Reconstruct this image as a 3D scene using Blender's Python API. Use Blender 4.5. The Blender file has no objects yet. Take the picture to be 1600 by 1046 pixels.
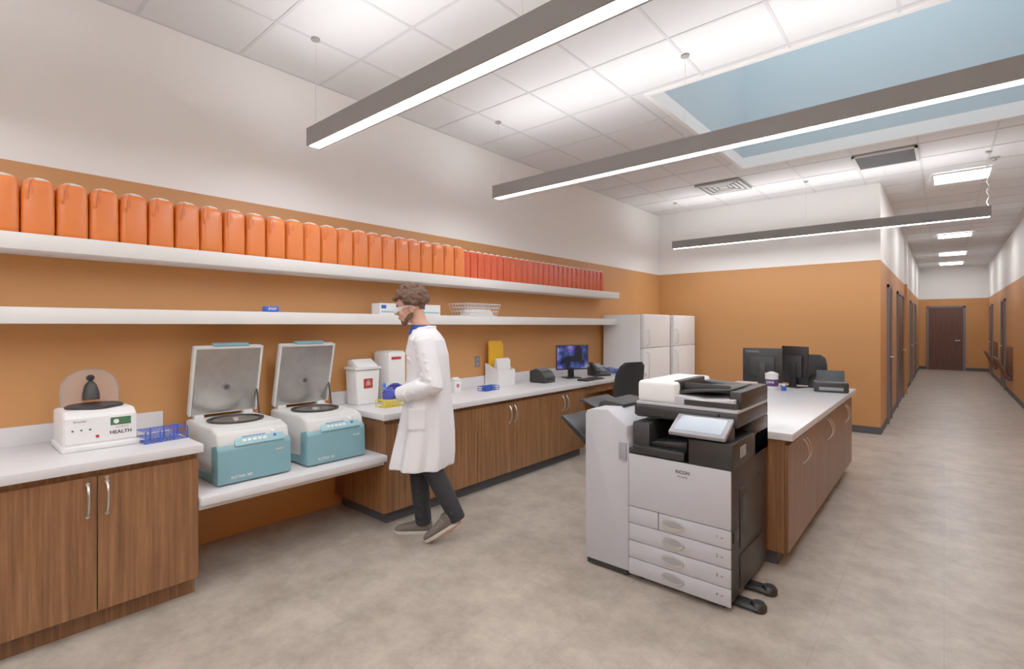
import bpy, bmesh, math, random
from mathutils import Vector, Matrix
random.seed(7)
scn = bpy.context.scene
COL = scn.collection
try:
    scn.view_settings.view_transform = 'Standard'
    scn.view_settings.look = 'None'
    scn.view_settings.exposure = 0.64
    scn.view_settings.gamma = 1.34
except Exception as e:
    print(e)

# ------------------------------------------------------------ materials
def lin(c):
    c = c / 255.0
    return c / 12.92 if c <= 0.04045 else ((c + 0.055) / 1.055) ** 2.4
def L(rgb): return (lin(rgb[0]), lin(rgb[1]), lin(rgb[2]), 1)

def M(name, rgb, rough=0.5, metal=0.0, var=0.04, scale=8.0, bump=0.0, bscale=60, alpha=1.0, trans=0.0, emis=None, estr=0.0, coat=0.0):
    m = bpy.data.materials.new(name); m.use_nodes = True
    nt = m.node_tree; b = nt.nodes['Principled BSDF']
    b.inputs['Roughness'].default_value = rough
    b.inputs['Metallic'].default_value = metal
    b.inputs['Coat Weight'].default_value = coat
    tc = nt.nodes.new('ShaderNodeTexCoord')
    n = nt.nodes.new('ShaderNodeTexNoise'); n.inputs['Scale'].default_value = scale
    nt.links.new(tc.outputs['Object'], n.inputs['Vector'])
    mx = nt.nodes.new('ShaderNodeMix'); mx.data_type = 'RGBA'
    c = L(rgb)
    mx.inputs[6].default_value = (c[0]*(1-var), c[1]*(1-var), c[2]*(1-var), 1)
    mx.inputs[7].default_value = (min(1, c[0]*(1+var)), min(1, c[1]*(1+var)), min(1, c[2]*(1+var)), 1)
    nt.links.new(n.outputs['Fac'], mx.inputs[0])
    nt.links.new(mx.outputs[2], b.inputs['Base Color'])
    if bump > 0:
        n2 = nt.nodes.new('ShaderNodeTexNoise'); n2.inputs['Scale'].default_value = bscale
        nt.links.new(tc.outputs['Object'], n2.inputs['Vector'])
        bp = nt.nodes.new('ShaderNodeBump'); bp.inputs['Strength'].default_value = bump; bp.inputs['Distance'].default_value = 0.01
        nt.links.new(n2.outputs['Fac'], bp.inputs['Height'])
        nt.links.new(bp.outputs['Normal'], b.inputs['Normal'])
    if alpha < 1: b.inputs['Alpha'].default_value = alpha
    if trans > 0: b.inputs['Transmission Weight'].default_value = trans
    if emis:
        b.inputs['Emission Color'].default_value = L(emis); b.inputs['Emission Strength'].default_value = estr
    return m

def wall_mat(name, low, high, z):
    m = bpy.data.materials.new(name); m.use_nodes = True
    nt = m.node_tree; b = nt.nodes['Principled BSDF']; b.inputs['Roughness'].default_value = 0.55
    g = nt.nodes.new('ShaderNodeNewGeometry'); s = nt.nodes.new('ShaderNodeSeparateXYZ')
    nt.links.new(g.outputs['Position'], s.inputs[0])
    gt = nt.nodes.new('ShaderNodeMath'); gt.operation = 'GREATER_THAN'; gt.inputs[1].default_value = z
    nt.links.new(s.outputs['Z'], gt.inputs[0])
    mx = nt.nodes.new('ShaderNodeMix'); mx.data_type = 'RGBA'
    mx.inputs[6].default_value = L(low); mx.inputs[7].default_value = L(high)
    nt.links.new(gt.outputs[0], mx.inputs[0]); nt.links.new(mx.outputs[2], b.inputs['Base Color'])
    n2 = nt.nodes.new('ShaderNodeTexNoise'); n2.inputs['Scale'].default_value = 180
    nt.links.new(g.outputs['Position'], n2.inputs['Vector'])
    bp = nt.nodes.new('ShaderNodeBump'); bp.inputs['Strength'].default_value = 0.08; bp.inputs['Distance'].default_value = 0.003
    nt.links.new(n2.outputs['Fac'], bp.inputs['Height']); nt.links.new(bp.outputs['Normal'], b.inputs['Normal'])
    return m

def wood_mat(name, c1, c2, c3, rough=0.42, sc=1.0):
    m = bpy.data.materials.new(name); m.use_nodes = True
    nt = m.node_tree; b = nt.nodes['Principled BSDF']; b.inputs['Roughness'].default_value = rough
    g = nt.nodes.new('ShaderNodeNewGeometry')
    mp = nt.nodes.new('ShaderNodeMapping'); mp.inputs['Scale'].default_value = (52*sc, 52*sc, 1.6*sc)
    nt.links.new(g.outputs['Position'], mp.inputs['Vector'])
    n = nt.nodes.new('ShaderNodeTexNoise'); n.inputs['Scale'].default_value = 1.0; n.inputs['Detail'].default_value = 7
    n.inputs['Roughness'].default_value = 0.68
    nt.links.new(mp.outputs[0], n.inputs['Vector'])
    cr = nt.nodes.new('ShaderNodeValToRGB')
    cr.color_ramp.elements[0].position = 0.31; cr.color_ramp.elements[0].color = L(c1)
    cr.color_ramp.elements[1].position = 0.69; cr.color_ramp.elements[1].color = L(c3)
    e = cr.color_ramp.elements.new(0.5); e.color = L(c2)
    nt.links.new(n.outputs['Fac'], cr.inputs[0]); nt.links.new(cr.outputs[0], b.inputs['Base Color'])
    return m

def floor_mat():
    m = bpy.data.materials.new('floor_tile'); m.use_nodes = True
    nt = m.node_tree; b = nt.nodes['Principled BSDF']
    g = nt.nodes.new('ShaderNodeNewGeometry')
    br = nt.nodes.new('ShaderNodeTexBrick'); br.inputs['Scale'].default_value = 1.0
    br.inputs['Brick Width'].default_value = 0.92; br.inputs['Row Height'].default_value = 0.46
    br.inputs['Mortar Size'].default_value = 0.0018; br.inputs['Mortar Smooth'].default_value = 0.4
    br.inputs['Color1'].default_value = L((160, 148, 136)); br.inputs['Color2'].default_value = L((155, 143, 131)); br.inputs['Mortar'].default_value = L((138, 127, 116))
    mp = nt.nodes.new('ShaderNodeMapping'); mp.inputs['Rotation'].default_value = (0, 0, math.radians(90))
    nt.links.new(g.outputs['Position'], mp.inputs['Vector']); nt.links.new(mp.outputs[0], br.inputs['Vector'])
    n1 = nt.nodes.new('ShaderNodeTexNoise'); n1.inputs['Scale'].default_value = 3.4; n1.inputs['Detail'].default_value = 10; n1.inputs['Roughness'].default_value = 0.78
    nt.links.new(g.outputs['Position'], n1.inputs['Vector'])
    cr = nt.nodes.new('ShaderNodeValToRGB')
    cr.color_ramp.elements[0].position = 0.36; cr.color_ramp.elements[0].color = (0.66, 0.63, 0.60, 1)
    cr.color_ramp.elements[1].position = 0.62; cr.color_ramp.elements[1].color = (1.14, 1.13, 1.12, 1)
    nt.links.new(n1.outputs['Fac'], cr.inputs[0])
    a = nt.nodes.new('ShaderNodeMix'); a.data_type = 'RGBA'; a.blend_type = 'MULTIPLY'; a.inputs[0].default_value = 1
    nt.links.new(br.outputs['Color'], a.inputs[6]); nt.links.new(cr.outputs[0], a.inputs[7])
    nt.links.new(a.outputs[2], b.inputs['Base Color'])
    b.inputs['Roughness'].default_value = 0.36
    return m

def screen_mat():
    m = bpy.data.materials.new('screen_picture'); m.use_nodes = True
    nt = m.node_tree; b = nt.nodes['Principled BSDF']; b.inputs['Roughness'].default_value = 0.2
    tc = nt.nodes.new('ShaderNodeTexCoord')
    n = nt.nodes.new('ShaderNodeTexNoise'); n.inputs['Scale'].default_value = 6
    nt.links.new(tc.outputs['Object'], n.inputs['Vector'])
    cr = nt.nodes.new('ShaderNodeValToRGB'); E = cr.color_ramp.elements
    E[0].position = 0.40; E[0].color = L((6, 12, 22)); E[1].position = 0.66; E[1].color = L((50, 130, 90))
    e = E.new(0.50); e.color = L((20, 44, 96)); e = E.new(0.58); e.color = L((96, 60, 150))
    nt.links.new(n.outputs['Fac'], cr.inputs[0])
    nt.links.new(cr.outputs[0], b.inputs['Base Color']); nt.links.new(cr.outputs[0], b.inputs['Emission Color'])
    b.inputs['Emission Strength'].default_value = 0.45
    return m

ORANGE = (190, 126, 67)
m_wall = wall_mat('wall_paint', ORANGE, (240, 238, 236), 2.403)
m_wallw = M('wall_white', (240, 238, 236), 0.6, var=0.01)
m_floor = floor_mat()
m_tile = M('ceiling_tile', (220, 220, 222), 0.9, var=0.02, scale=3, bump=0.3, bscale=220)
m_tbar = M('ceiling_grid', (200, 200, 203), 0.5, var=0.01)
m_base = M('baseboard_rubber', (62, 64, 68), 0.6)
m_wood = wood_mat('walnut_laminate', (84, 49, 25), (118, 74, 41), (144, 97, 58))
m_wooddk = wood_mat('walnut_laminate_dark', (82, 48, 25), (112, 71, 39), (138, 92, 55))
m_doorwood = wood_mat('dark_door_wood', (68, 37, 27), (80, 46, 34), (92, 56, 42))
m_quartz = M('white_quartz', (210, 209, 212), 0.25, var=0.02, scale=30)
m_shelf = M('white_shelf_laminate', (220, 218, 216), 0.5, var=0.03, scale=25)
m_frame = M('gray_door_frame', (100, 100, 106), 0.5)
m_steel = M('brushed_steel', (172, 169, 166), 0.34, 1.0, var=0.2, scale=14)
m_satin = M('satin_nickel', (205, 203, 200), 0.28, 1.0)
m_alu = M('pendant_aluminium', (136, 134, 133), 0.6, 0.0)
m_white = M('white_plastic', (226, 226, 226), 0.4)
m_offw = M('offwhite_plastic', (208, 208, 206), 0.42)
m_blk = M('black_plastic', (15, 15, 17), 0.45)
m_blk2 = M('charcoal_plastic', (27, 27, 30), 0.5)
m_copg = M('copier_light_gray', (174, 173, 179), 0.45)
m_copg2 = M('copier_mid_gray', (136, 135, 142), 0.45)
m_teal = M('teal_plastic', (106, 156, 168), 0.4)
m_teal2 = M('light_teal_plastic', (130, 182, 192), 0.4)
m_blue = M('blue_plastic', (10, 74, 186), 0.4)
m_lcd = M('lcd_blue', (60, 120, 186), 0.25, emis=(90, 150, 215), estr=0.1)
m_or = M('orange_plastic', (222, 108, 40), 0.33, var=0.03)
m_or2 = M('red_orange_plastic', (204, 68, 28), 0.33, var=0.03)
m_ordk = M('orange_recess_shade', (208, 96, 34), 0.5, var=0.03)  # darker orange holds the shade inside the grip
m_ordk2 = M('red_recess_shade', (188, 58, 22), 0.5, var=0.03)
m_lidw = M('white_lid_plastic', (228, 222, 214), 0.4)
m_red = M('red_label', (168, 30, 26), 0.5)
m_green = M('green_print', (40, 94, 56), 0.5)
m_yel = M('yellow_plastic', (228, 164, 18), 0.45)
m_yelr = M('yellow_rack_plastic', (228, 204, 30), 0.45)
m_paper = M('white_paper', (226, 226, 226), 0.7)
m_glass = M('clear_lid_plastic', (200, 200, 203), 0.1, alpha=0.16)
m_clear = M('clear_polycarbonate', (235, 240, 245), 0.05, alpha=0.4)
m_purple = M('purple_label', (66, 30, 94), 0.5)
m_fridge = M('white_enamel', (238, 238, 238), 0.3)
m_gap = M('dark_gap', (26, 26, 28), 0.8)
m_lblue = M('skylight_sky_tint', (174, 190, 198), 0.85, var=0.01)  # blue of the sky light on the well walls, put into their colour
m_skin = M('skin', (200, 144, 118), 0.5, var=0.05, scale=14)
m_hair = M('curly_brown_hair', (84, 55, 35), 0.75, var=0.35, scale=60, bump=0.6, bscale=120)
m_coat = M('white_cotton', (224, 224, 229), 0.8, var=0.02, bump=0.15, bscale=25)
m_pants = M('navy_denim', (14, 16, 24), 0.8, var=0.1, scale=30)
m_shirt = M('blue_shirt', (34, 56, 130), 0.8)
m_shoe = M('taupe_suede', (92, 84, 77), 0.9, var=0.08, scale=30)
m_sole = M('pale_rubber_sole', (180, 172, 160), 0.8)
m_glove = M('violet_blue_nitrile', (48, 58, 164), 0.5)
m_eye = M('eye_dark', (40, 28, 22), 0.2)
m_fabric = M('black_fabric', (20, 20, 23), 0.85, bump=0.3, bscale=200)
m_brownseat = M('brown_wood_seat', (106, 60, 34), 0.6)
m_screen = screen_mat()
m_lcdg = M('touch_panel_glass', (132, 146, 164), 0.2)
def emis(name, col, s):
    m = bpy.data.materials.new(name); m.use_nodes = True
    b = m.node_tree.nodes['Principled BSDF']
    b.inputs['Base Color'].default_value = (0.9, 0.9, 0.9, 1)
    b.inputs['Emission Color'].default_value = col; b.inputs['Emission Strength'].default_value = s
    return m
m_em = emis('lamp_diffuser', (1, 0.99, 0.98, 1), 24)
m_emup = emis('lamp_uplight', (1, 0.99, 0.98, 1), 14)
m_emt = emis('troffer_diffuser', (1, 0.99, 0.98, 1), 12)

# ------------------------------------------------------------ mesh builder
class B:
    def __init__(s): s.bm = bmesh.new(); s.mats = []
    def mi(s, m):
        if m not in s.mats: s.mats.append(m)
        return s.mats.index(m)
    def merge(s, t, m, X=None, smooth=False):
        i = s.mi(m)
        if X is not None: t.transform(X)
        bmesh.ops.recalc_face_normals(t, faces=t.faces)
        for f in t.faces: f.material_index = i; f.smooth = smooth
        me = bpy.data.meshes.new('tmp'); t.to_mesh(me); t.free()
        s.bm.from_mesh(me); bpy.data.meshes.remove(me)
        return s
    def box(s, x0, x1, y0, y1, z0, z1, m, bev=0, seg=2, X=None):
        t = bmesh.new(); bmesh.ops.create_cube(t, size=1)
        for v in t.verts:
            v.co = Vector(((x0+x1)/2+v.co.x*(x1-x0), (y0+y1)/2+v.co.y*(y1-y0), (z0+z1)/2+v.co.z*(z1-z0)))
        if bev > 0:
            bmesh.ops.bevel(t, geom=t.edges[:], offset=bev, segments=seg, profile=0.5, affect='EDGES')
        return s.merge(t, m, X, bev > 0.012)
    def prism(s, pts, axis, a0, a1, m, bev=0, seg=2, X=None):
        t = bmesh.new()
        def mk(p, a):
            return (p[0], a, p[1]) if axis == 'y' else ((a, p[0], p[1]) if axis == 'x' else (p[0], p[1], a))
        v0 = [t.verts.new(mk(p, a0)) for p in pts]; v1 = [t.verts.new(mk(p, a1)) for p in pts]
        t.faces.new(v0); t.faces.new(v1[::-1]); n = len(pts)
        for i in range(n): t.faces.new((v0[i], v1[i], v1[(i+1) % n], v0[(i+1) % n]))
        bmesh.ops.recalc_face_normals(t, faces=t.faces)
        if bev > 0:
            bmesh.ops.bevel(t, geom=t.edges[:], offset=bev, segments=seg, profile=0.5, affect='EDGES')
        return s.merge(t, m, X, False)
    def lathe(s, prof, c, m, seg=24, X=None):
        t = bmesh.new(); rings = []
        for r, z in prof:
            rings.append([t.verts.new((c[0]+max(r, 1e-4)*math.cos(2*math.pi*i/seg), c[1]+max(r, 1e-4)*math.sin(2*math.pi*i/seg), c[2]+z)) for i in range(seg)])
        for a, b in zip(rings, rings[1:]):
            for i in range(seg): t.faces.new((a[i], a[(i+1) % seg], b[(i+1) % seg], b[i]))
        t.faces.new(rings[0][::-1]); t.faces.new(rings[-1])
        return s.merge(t, m, X, True)
    def loft(s, rings, m, seg=24, mod=None, X=None, sq=0):
        t = bmesh.new(); R = []
        for k, (c, ax, ay, rx, ry) in enumerate(rings):
            c = Vector(c); row = []
            for i in range(seg):
                a = 2*math.pi*i/seg; f = mod(k, a) if mod else 1
                ca, sa = math.cos(a), math.sin(a)
                if sq:
                    ca = math.copysign(abs(ca)**sq, ca); sa = math.copysign(abs(sa)**sq, sa)
                row.append(t.verts.new(c + ax*(rx*f*ca) + ay*(ry*f*sa)))
            R.append(row)
        for a, b in zip(R, R[1:]):
            for i in range(seg): t.faces.new((a[i], a[(i+1) % seg], b[(i+1) % seg], b[i]))
        t.faces.new(R[0][::-1]); t.faces.new(R[-1])
        return s.merge(t, m, X, True)
    def tube(s, pts, r, m, seg=10, X=None, flat=1.0):
        P = [Vector(p) for p in pts]; n = len(P)
        rr = r if isinstance(r, (list, tuple)) else [r]*n
        T = []
        for i in range(n):
            a = P[max(0, i-1)]; b = P[min(n-1, i+1)]; T.append((b-a).normalized())
        up = Vector((0, 0, 1)) if abs(T[0].z) < 0.9 else Vector((1, 0, 0))
        ax = (up - T[0]*up.dot(T[0])).normalized(); rings = []
        for i in range(n):
            ax = (ax - T[i]*ax.dot(T[i])).normalized(); ay = T[i].cross(ax)
            rings.append((P[i], ax, ay, rr[i], rr[i]*flat))
        return s.loft(rings, m, seg, None, X)
    def ell(s, c, r, m, X=None, seg=16):
        t = bmesh.new(); bmesh.ops.create_uvsphere(t, u_segments=seg, v_segments=max(6, seg//2+2), radius=1)
        for v in t.verts: v.co = Vector((c[0]+v.co.x*r[0], c[1]+v.co.y*r[1], c[2]+v.co.z*r[2]))
        return s.merge(t, m, X, True)
    def mesh(s, name):
        me = bpy.data.meshes.new(name); s.bm.to_mesh(me); s.bm.free()
        for m in s.mats: me.materials.append(m)
        try: me.set_sharp_from_angle(angle=math.radians(42))
        except Exception: pass
        return me
    def obj(s, name, parent=None, loc=(0, 0, 0), rz=0, **kw):
        o = bpy.data.objects.new(name, s.mesh(name)); COL.objects.link(o)
        o.location = loc; o.rotation_euler = (0, 0, rz)
        if parent is not None: o.parent = parent
        for k, v in kw.items(): o[k] = v
        return o
    def remesh(s, name, voxel, smooth=4, parent=None, fac=0.5, **kw):
        me = s.mesh('tmp'); o = bpy.data.objects.new('tmp', me); COL.objects.link(o)
        md = o.modifiers.new('r', 'REMESH'); md.mode = 'VOXEL'; md.voxel_size = voxel; md.use_smooth_shade = True
        if smooth:
            sm = o.modifiers.new('s', 'SMOOTH'); sm.iterations = smooth; sm.factor = fac
        bpy.context.view_layer.update()
        dg = bpy.context.evaluated_depsgraph_get()
        nm = bpy.data.meshes.new_from_object(o.evaluated_get(dg)); nm.name = name
        nm.materials.clear()
        nm.materials.append(s.mats[0])
        for p in nm.polygons: p.material_index = 0; p.use_smooth = True
        bpy.data.objects.remove(o, do_unlink=True)
        q = bpy.data.objects.new(name, nm); COL.objects.link(q)
        if parent is not None: q.parent = parent
        for k, v in kw.items(): q[k] = v
        return q

def thing(name, label, category, loc=(0, 0, 0), rz=0, group=None):
    e = bpy.data.objects.new(name, None); COL.objects.link(e); e.empty_display_size = 0.1
    e.location = loc; e.rotation_euler = (0, 0, rz)
    e['label'] = label; e['category'] = category
    if group: e['group'] = group
    return e
def dup(root, loc, rz=None, **kw):
    n = root.copy(); COL.objects.link(n); n.location = loc
    if rz is not None: n.rotation_euler = (0, 0, rz)
    for k, v in kw.items(): n[k] = v
    def rec(src, dst):
        for c in list(src.children):
            d = c.copy(); COL.objects.link(d); d.parent = dst; rec(c, d)
    rec(root, n)
    return n
def text(parent, s, size, loc, rot, m, name='lettering', ext=0.0006, align='CENTER', bold=0.0):
    cu = bpy.data.curves.new('t', 'FONT'); cu.body = s; cu.size = size; cu.extrude = ext; cu.align_x = align; cu.align_y = 'CENTER'; cu.offset = bold
    o = bpy.data.objects.new('t', cu); COL.objects.link(o); bpy.context.view_layer.update()
    me = bpy.data.meshes.new_from_object(o.evaluated_get(bpy.context.evaluated_depsgraph_get()))
    bpy.data.objects.remove(o, do_unlink=True)
    me.materials.clear(); me.materials.append(m)
    q = bpy.data.objects.new(name, me); COL.objects.link(q); q.location = loc; q.rotation_euler = rot; q.parent = parent
    return q
FX = (math.pi/2, 0, math.pi/2)
FY = (math.pi/2, 0, 0)
XV, YV, ZV = Vector((1, 0, 0)), Vector((0, 1, 0)), Vector((0, 0, 1))

# ------------------------------------------------------------ room shell
WX, BY, HX, RX, EY, CZ, FYW = -3.86, 8.508, -0.66, 1.09, 22.4, 3.46, -5.0
def S(b, name, **k): return b.obj(name, kind='structure', **k)
S(B().box(WX-.2, RX+.2, FYW-.2, EY+.2, -.1, 0, m_floor), 'floor')
S(B().box(WX-.15, WX, FYW, BY+.15, 0, CZ, m_wall), 'wall_left')
S(B().box(WX, HX-.15, BY, BY+.15, 0, CZ, m_wall), 'wall_back')
S(B().box(HX-.15, HX, BY, EY, 0, CZ, m_wall), 'wall_hall')
S(B().box(RX, RX+.15, FYW, EY, 0, CZ, m_wall), 'wall_right')
S(B().box(HX-.15, RX+.15, EY, EY+.15, 0, CZ, m_wall), 'wall_end')
S(B().box(WX-.15, RX+.15, FYW-.15, FYW, 0, CZ, m_wallw), 'wall_front')
SX0, SX1, SY0, SY1 = -1.9, .75, 3.98, 6.60
b = B()
b.box(WX-.15, SX0, FYW-.15, BY+.15, CZ, CZ+.06, m_tile)
b.box(SX1, RX+.15, FYW-.15, BY+.15, CZ, CZ+.06, m_tile)
b.box(SX0, SX1, FYW-.15, SY0, CZ, CZ+.06, m_tile)
b.box(SX0, SX1, SY1, BY+.15, CZ, CZ+.06, m_tile)
b.box(HX-.15, RX+.15, BY+.15, EY+.15, CZ, CZ+.06, m_tile)
zt, w = CZ-.004, .010
x = -3.26
while x < RX:
    y1 = EY if x > HX else BY
    if SX0-.02 < x < SX1+.02:
        b.box(x-w, x+w, FYW, SY0-.02, zt, CZ, m_tbar); b.box(x-w, x+w, SY1+.02, y1, zt, CZ, m_tbar)
    else: b.box(x-w, x+w, FYW, y1, zt, CZ, m_tbar)
    x += .61
y = 1.463-.61*10
while y < EY:
    x0 = WX if y < BY else HX
    if SY0-.02 < y < SY1+.02:
        b.box(x0, SX0-.02, y-w, y+w, zt-.0005, CZ, m_tbar); b.box(SX1+.02, RX, y-w, y+w, zt-.0005, CZ, m_tbar)
    else: b.box(x0, RX, y-w, y+w, zt-.0005, CZ, m_tbar)
    y += .61
b.box(WX, WX+.02, FYW, BY, zt, CZ, m_tbar)
S(b, 'ceiling')
# skylight well (lining stands slightly inside the ceiling opening)
b = B(); zb, ztp, g = CZ+.12, CZ+2.3, .012
for (x0, x1, y0, y1) in ((SX0-.03, SX0+g, SY0-.03, SY1+.03), (SX1-g, SX1+.03, SY0-.03, SY1+.03), (SX0+g, SX1-g, SY0-.03, SY0+g), (SX0+g, SX1-g, SY1-g, SY1+.03)):
    b.box(x0, x1, y0, y1, CZ-.012, zb, m_wallw); b.box(x0, x1, y0, y1, zb, ztp, m_lblue)
S(b, 'trim_1')
m_sky = emis('skylight_diffuser', (0.93, 0.97, 1, 1), 1.5)
S(B().box(SX0-.03, SX1+.03, SY0-.03, SY1+.03, ztp, ztp+.03, m_sky), 'window_1')
# baseboards
S(B().box(WX, HX+.006, BY-.008, BY, 0, .1, m_base), 'baseboard_back')
S(B().box(HX, HX+.008, BY, EY, 0, .1, m_base), 'baseboard_hall')
S(B().box(RX-.008, RX, FYW, EY, 0, .1, m_base), 'baseboard_right')
S(B().box(HX, RX, EY-.008, EY, 0, .1, m_base), 'baseboard_end')

def door_x(name, X, sgn, y0, y1, hinge=1):
    b = B(); t = .03*sgn
    xs = sorted((X, X+t)); xd = sorted((X, X+.012*sgn))
    b.box(xs[0], xs[1], y0-.05, y0, 0, 2.13, m_frame); b.box(xs[0], xs[1], y1, y1+.05, 0, 2.13, m_frame); b.box(xs[0], xs[1], y0-.05, y1+.05, 2.08, 2.13, m_frame)
    b.box(xd[0], xd[1], y0, y1, 0, 2.08, m_doorwood)
    yh = y1-.08 if hinge else y0+.08
    b.tube([(X+.012*sgn, yh, 1.0), (X+.06*sgn, yh, 1.0), (X+.06*sgn, yh-.11, 1.0)], .01, m_satin)
    S(b, name)
door_x('door_1', HX, 1, 9.55, 10.1, 1)
door_x('door_2', HX, 1, 11.6, 13.3, 1)
door_x('door_3', HX, 1, 16.2, 17.2, 0)
door_x('door_4', HX, 1, 18.6, 19.5, 0)
door_x('door_5', RX, -1, 16.4, 17.3, 1)
door_x('door_6', RX, -1, 20.4, 21.3, 1)
b = B(); dx0, dx1 = -.40, .48
b.box(dx0-.06, dx0, EY-.03, EY, 0, 2.16, m_frame); b.box(dx1, dx1+.06, EY-.03, EY, 0, 2.16, m_frame); b.box(dx0-.06, dx1+.06, EY-.03, EY, 2.10, 2.16, m_frame)
b.box(dx0, dx1, EY-.012, EY, 0, 2.1, m_doorwood); b.tube([(dx1-.08, EY-.012, 1), (dx1-.08, EY-.06, 1), (dx1-.2, EY-.06, 1)], .012, m_satin)
S(b, 'door_7')
S(B().box(HX, HX+.05, 13.9, 14.05, 0, CZ, m_wall), 'trim_2')

# ------------------------------------------------------------ shelves
def shelf(z0, z1, lab):
    e = thing('wall_shelf', lab, 'shelf', (WX, 0, z0))
    B().box(.0, .30, -.9, 6.52, 0, z1-z0, m_shelf, .002).obj('shelf_board', e)
    return e
shelf(1.89, 1.975, 'long thick white laminate shelf carrying a row of sharps containers')
shelf(1.51, 1.595, 'long thick white shelf holding glove boxes and a wire basket')

# ------------------------------------------------------------ orange containers
def V0(z): return Vector((0, 0, z))
def jug(name, label, group, mat, rec, w, d, h, loc):
    e = thing(name, label, 'sharps container', loc, group=group)
    hw, hd = w/2, d/2
    b = B()
    sh = Vector((0, hw*.08, 0))
    rings = [(V0(0), YV, XV, hw*.92, hd*.92), (V0(.006), YV, XV, hw*.98, hd*.98), (V0(h*.08), YV, XV, hw, hd), (V0(h*.76), YV, XV, hw*.99, hd*.99),
             (V0(h*.83), YV, XV, hw*.975, hd*.975), (V0(h*.88)+sh*.3, YV, XV, hw*.93, hd*.93), (V0(h*.915)+sh*.7, YV, XV, hw*.84, hd*.85), (V0(h*.938)+sh, YV, XV, hw*.70, hd*.72), (V0(h*.95)+sh, YV, XV, hw*.58, hd*.60)]
    b.loft(rings, mat, 36, None, None, .36)
    # moulded carrying grip arching over the shoulder
    pts = [(hd*.94, -hw*.66, h*.58), (hd*.99, -hw*.70, h*.66), (hd*.98, -hw*.68, h*.80), (hd*.88, -hw*.56, h*.89), (hd*.66, -hw*.28, h*.935), (hd*.5, hw*.0, h*.935)]
    b.tube(pts, [hw*.10, hw*.14, hw*.15, hw*.15, hw*.13, hw*.10], mat, 10)
    b.obj('container_body', e)
    b = B(); b.loft([(Vector((hd*.90, -hw*.38, h*.745)), YV, ZV, hw*.11, h*.085), (Vector((hd*.994, -hw*.38, h*.745)), YV, ZV, hw*.11, h*.085)], rec, 20); b.obj('grip_recess_shade', e)  # flat oval in a darker tone, painting the shade of the grip hollow
    b = B()
    b.loft([(V0(h*.93)+sh, YV, XV, hw*.66, hd*.70), (V0(h*.96)+sh, YV, XV, hw*.68, hd*.72), (V0(h*.978)+sh, YV, XV, hw*.56, hd*.60)], m_lidw, 30, None, None, .7)
    b.lathe([(hw*.36, h*.97), (hw*.36, h*.992), (hw*.30, h)], (.01, hw*.08, 0), m_lidw, 22)
    b.obj('container_lid', e)
    return e
j = jug('sharps_container', 'tall orange plastic sharps container with a white lid', 'orange sharps containers on the top shelf', m_or, m_ordk, .133, .17, .305, (-3.655, .2364, 1.975))
for i in range(-1, 24):
    if i == 0: continue
    dup(j, (-3.655+random.uniform(-.006, .006), .2364+.1367*i, 1.975), random.uniform(-.012, .012))
j2 = jug('sharps_container', 'small red-orange plastic sharps container with a white lid', 'red sharps containers on the top shelf', m_or2, m_ordk2, .094, .13, .285, (-3.66, 3.496, 1.975))
for i in range(1, 27):
    dup(j2, (-3.66+random.uniform(-.005, .005), 3.496+.1003*i, 1.975), random.uniform(-.02, .02))

# ------------------------------------------------------------ cabinets (front faces +X)
CT = .845
def handle(parent, x, y, z, name='handle'):
    b = B(); pts = []
    for i in range(13):
        t = i/12; pts.append((x+.004+.03*math.sin(math.pi*t)**.6, y, z-.075+.15*t))
    b.tube(pts, [.0065]+[.0055]*11+[.0065], m_satin, 8)
    b.lathe([(.009, 0), (.009, .006), (.004, .008)], (0, 0, 0), m_satin, 10, Matrix.Translation((x, y, z-.078)) @ Matrix.Rotation(math.pi/2, 4, 'Y'))
    b.lathe([(.009, 0), (.009, .006), (.004, .008)], (0, 0, 0), m_satin, 10, Matrix.Translation((x, y, z+.078)) @ Matrix.Rotation(math.pi/2, 4, 'Y'))
    o = b.obj(name, parent); o['label'] = 'satin nickel bow handle'
def cabinet(label, xf, xb, y0, y1, toe_m, doors=2, hs=None, zb=.105, side_toe=0, lock=False):
    e = thing('base_cabinet', label, 'cabinet', (xf, y0, 0), group=None)
    d = xb-xf; w = y1-y0
    B().box(d, -.021, 0, w, zb-.005, CT-.0455, m_wood).obj('body', e)
    B().box(d, -.07, side_toe, w, 0, zb-.005, toe_m).obj('toe_kick', e)
    dw = w/doors
    for i in range(doors):
        a, c = i*dw+.002, (i+1)*dw-.002
        db = B().box(-.020, 0, a, c, zb, .765, m_wood, .0015, 1).obj('door', e)
        sideR = (i % 2 == 0)
        handle(db, 0, (c-.035) if sideR else (a+.035), .655)
        if lock and i == doors-1:
            B().lathe([(.009, 0), (.009, .004), (.003, .005)], (0, 0, 0), m_satin, 14, Matrix.Translation((0, a+.035, .752)) @ Matrix.Rotation(math.pi/2, 4, 'Y')).obj('lock', db)
    return e
gl = 'walnut laminate base cabinet with two doors and bow handles'
XB = WX+.03
cabinet('walnut base cabinet with lock under the small centrifuge', -3.13, XB, .095, .975, m_wooddk, 2, lock=True)
cabinet(gl, -3.13, XB, -.80, .093, m_wooddk, 2)
cabinet('walnut base cabinet with exposed end panel beside the low table', -3.13, XB, 2.20, 3.168, m_base, 2, side_toe=.06)
cabinet(gl, -3.13, XB, 3.17, 4.098, m_base, 2)
cabinet('walnut base cabinet with bow handles beside the knee space', -3.13, XB, 4.10, 4.92, m_base, 2)
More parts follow.
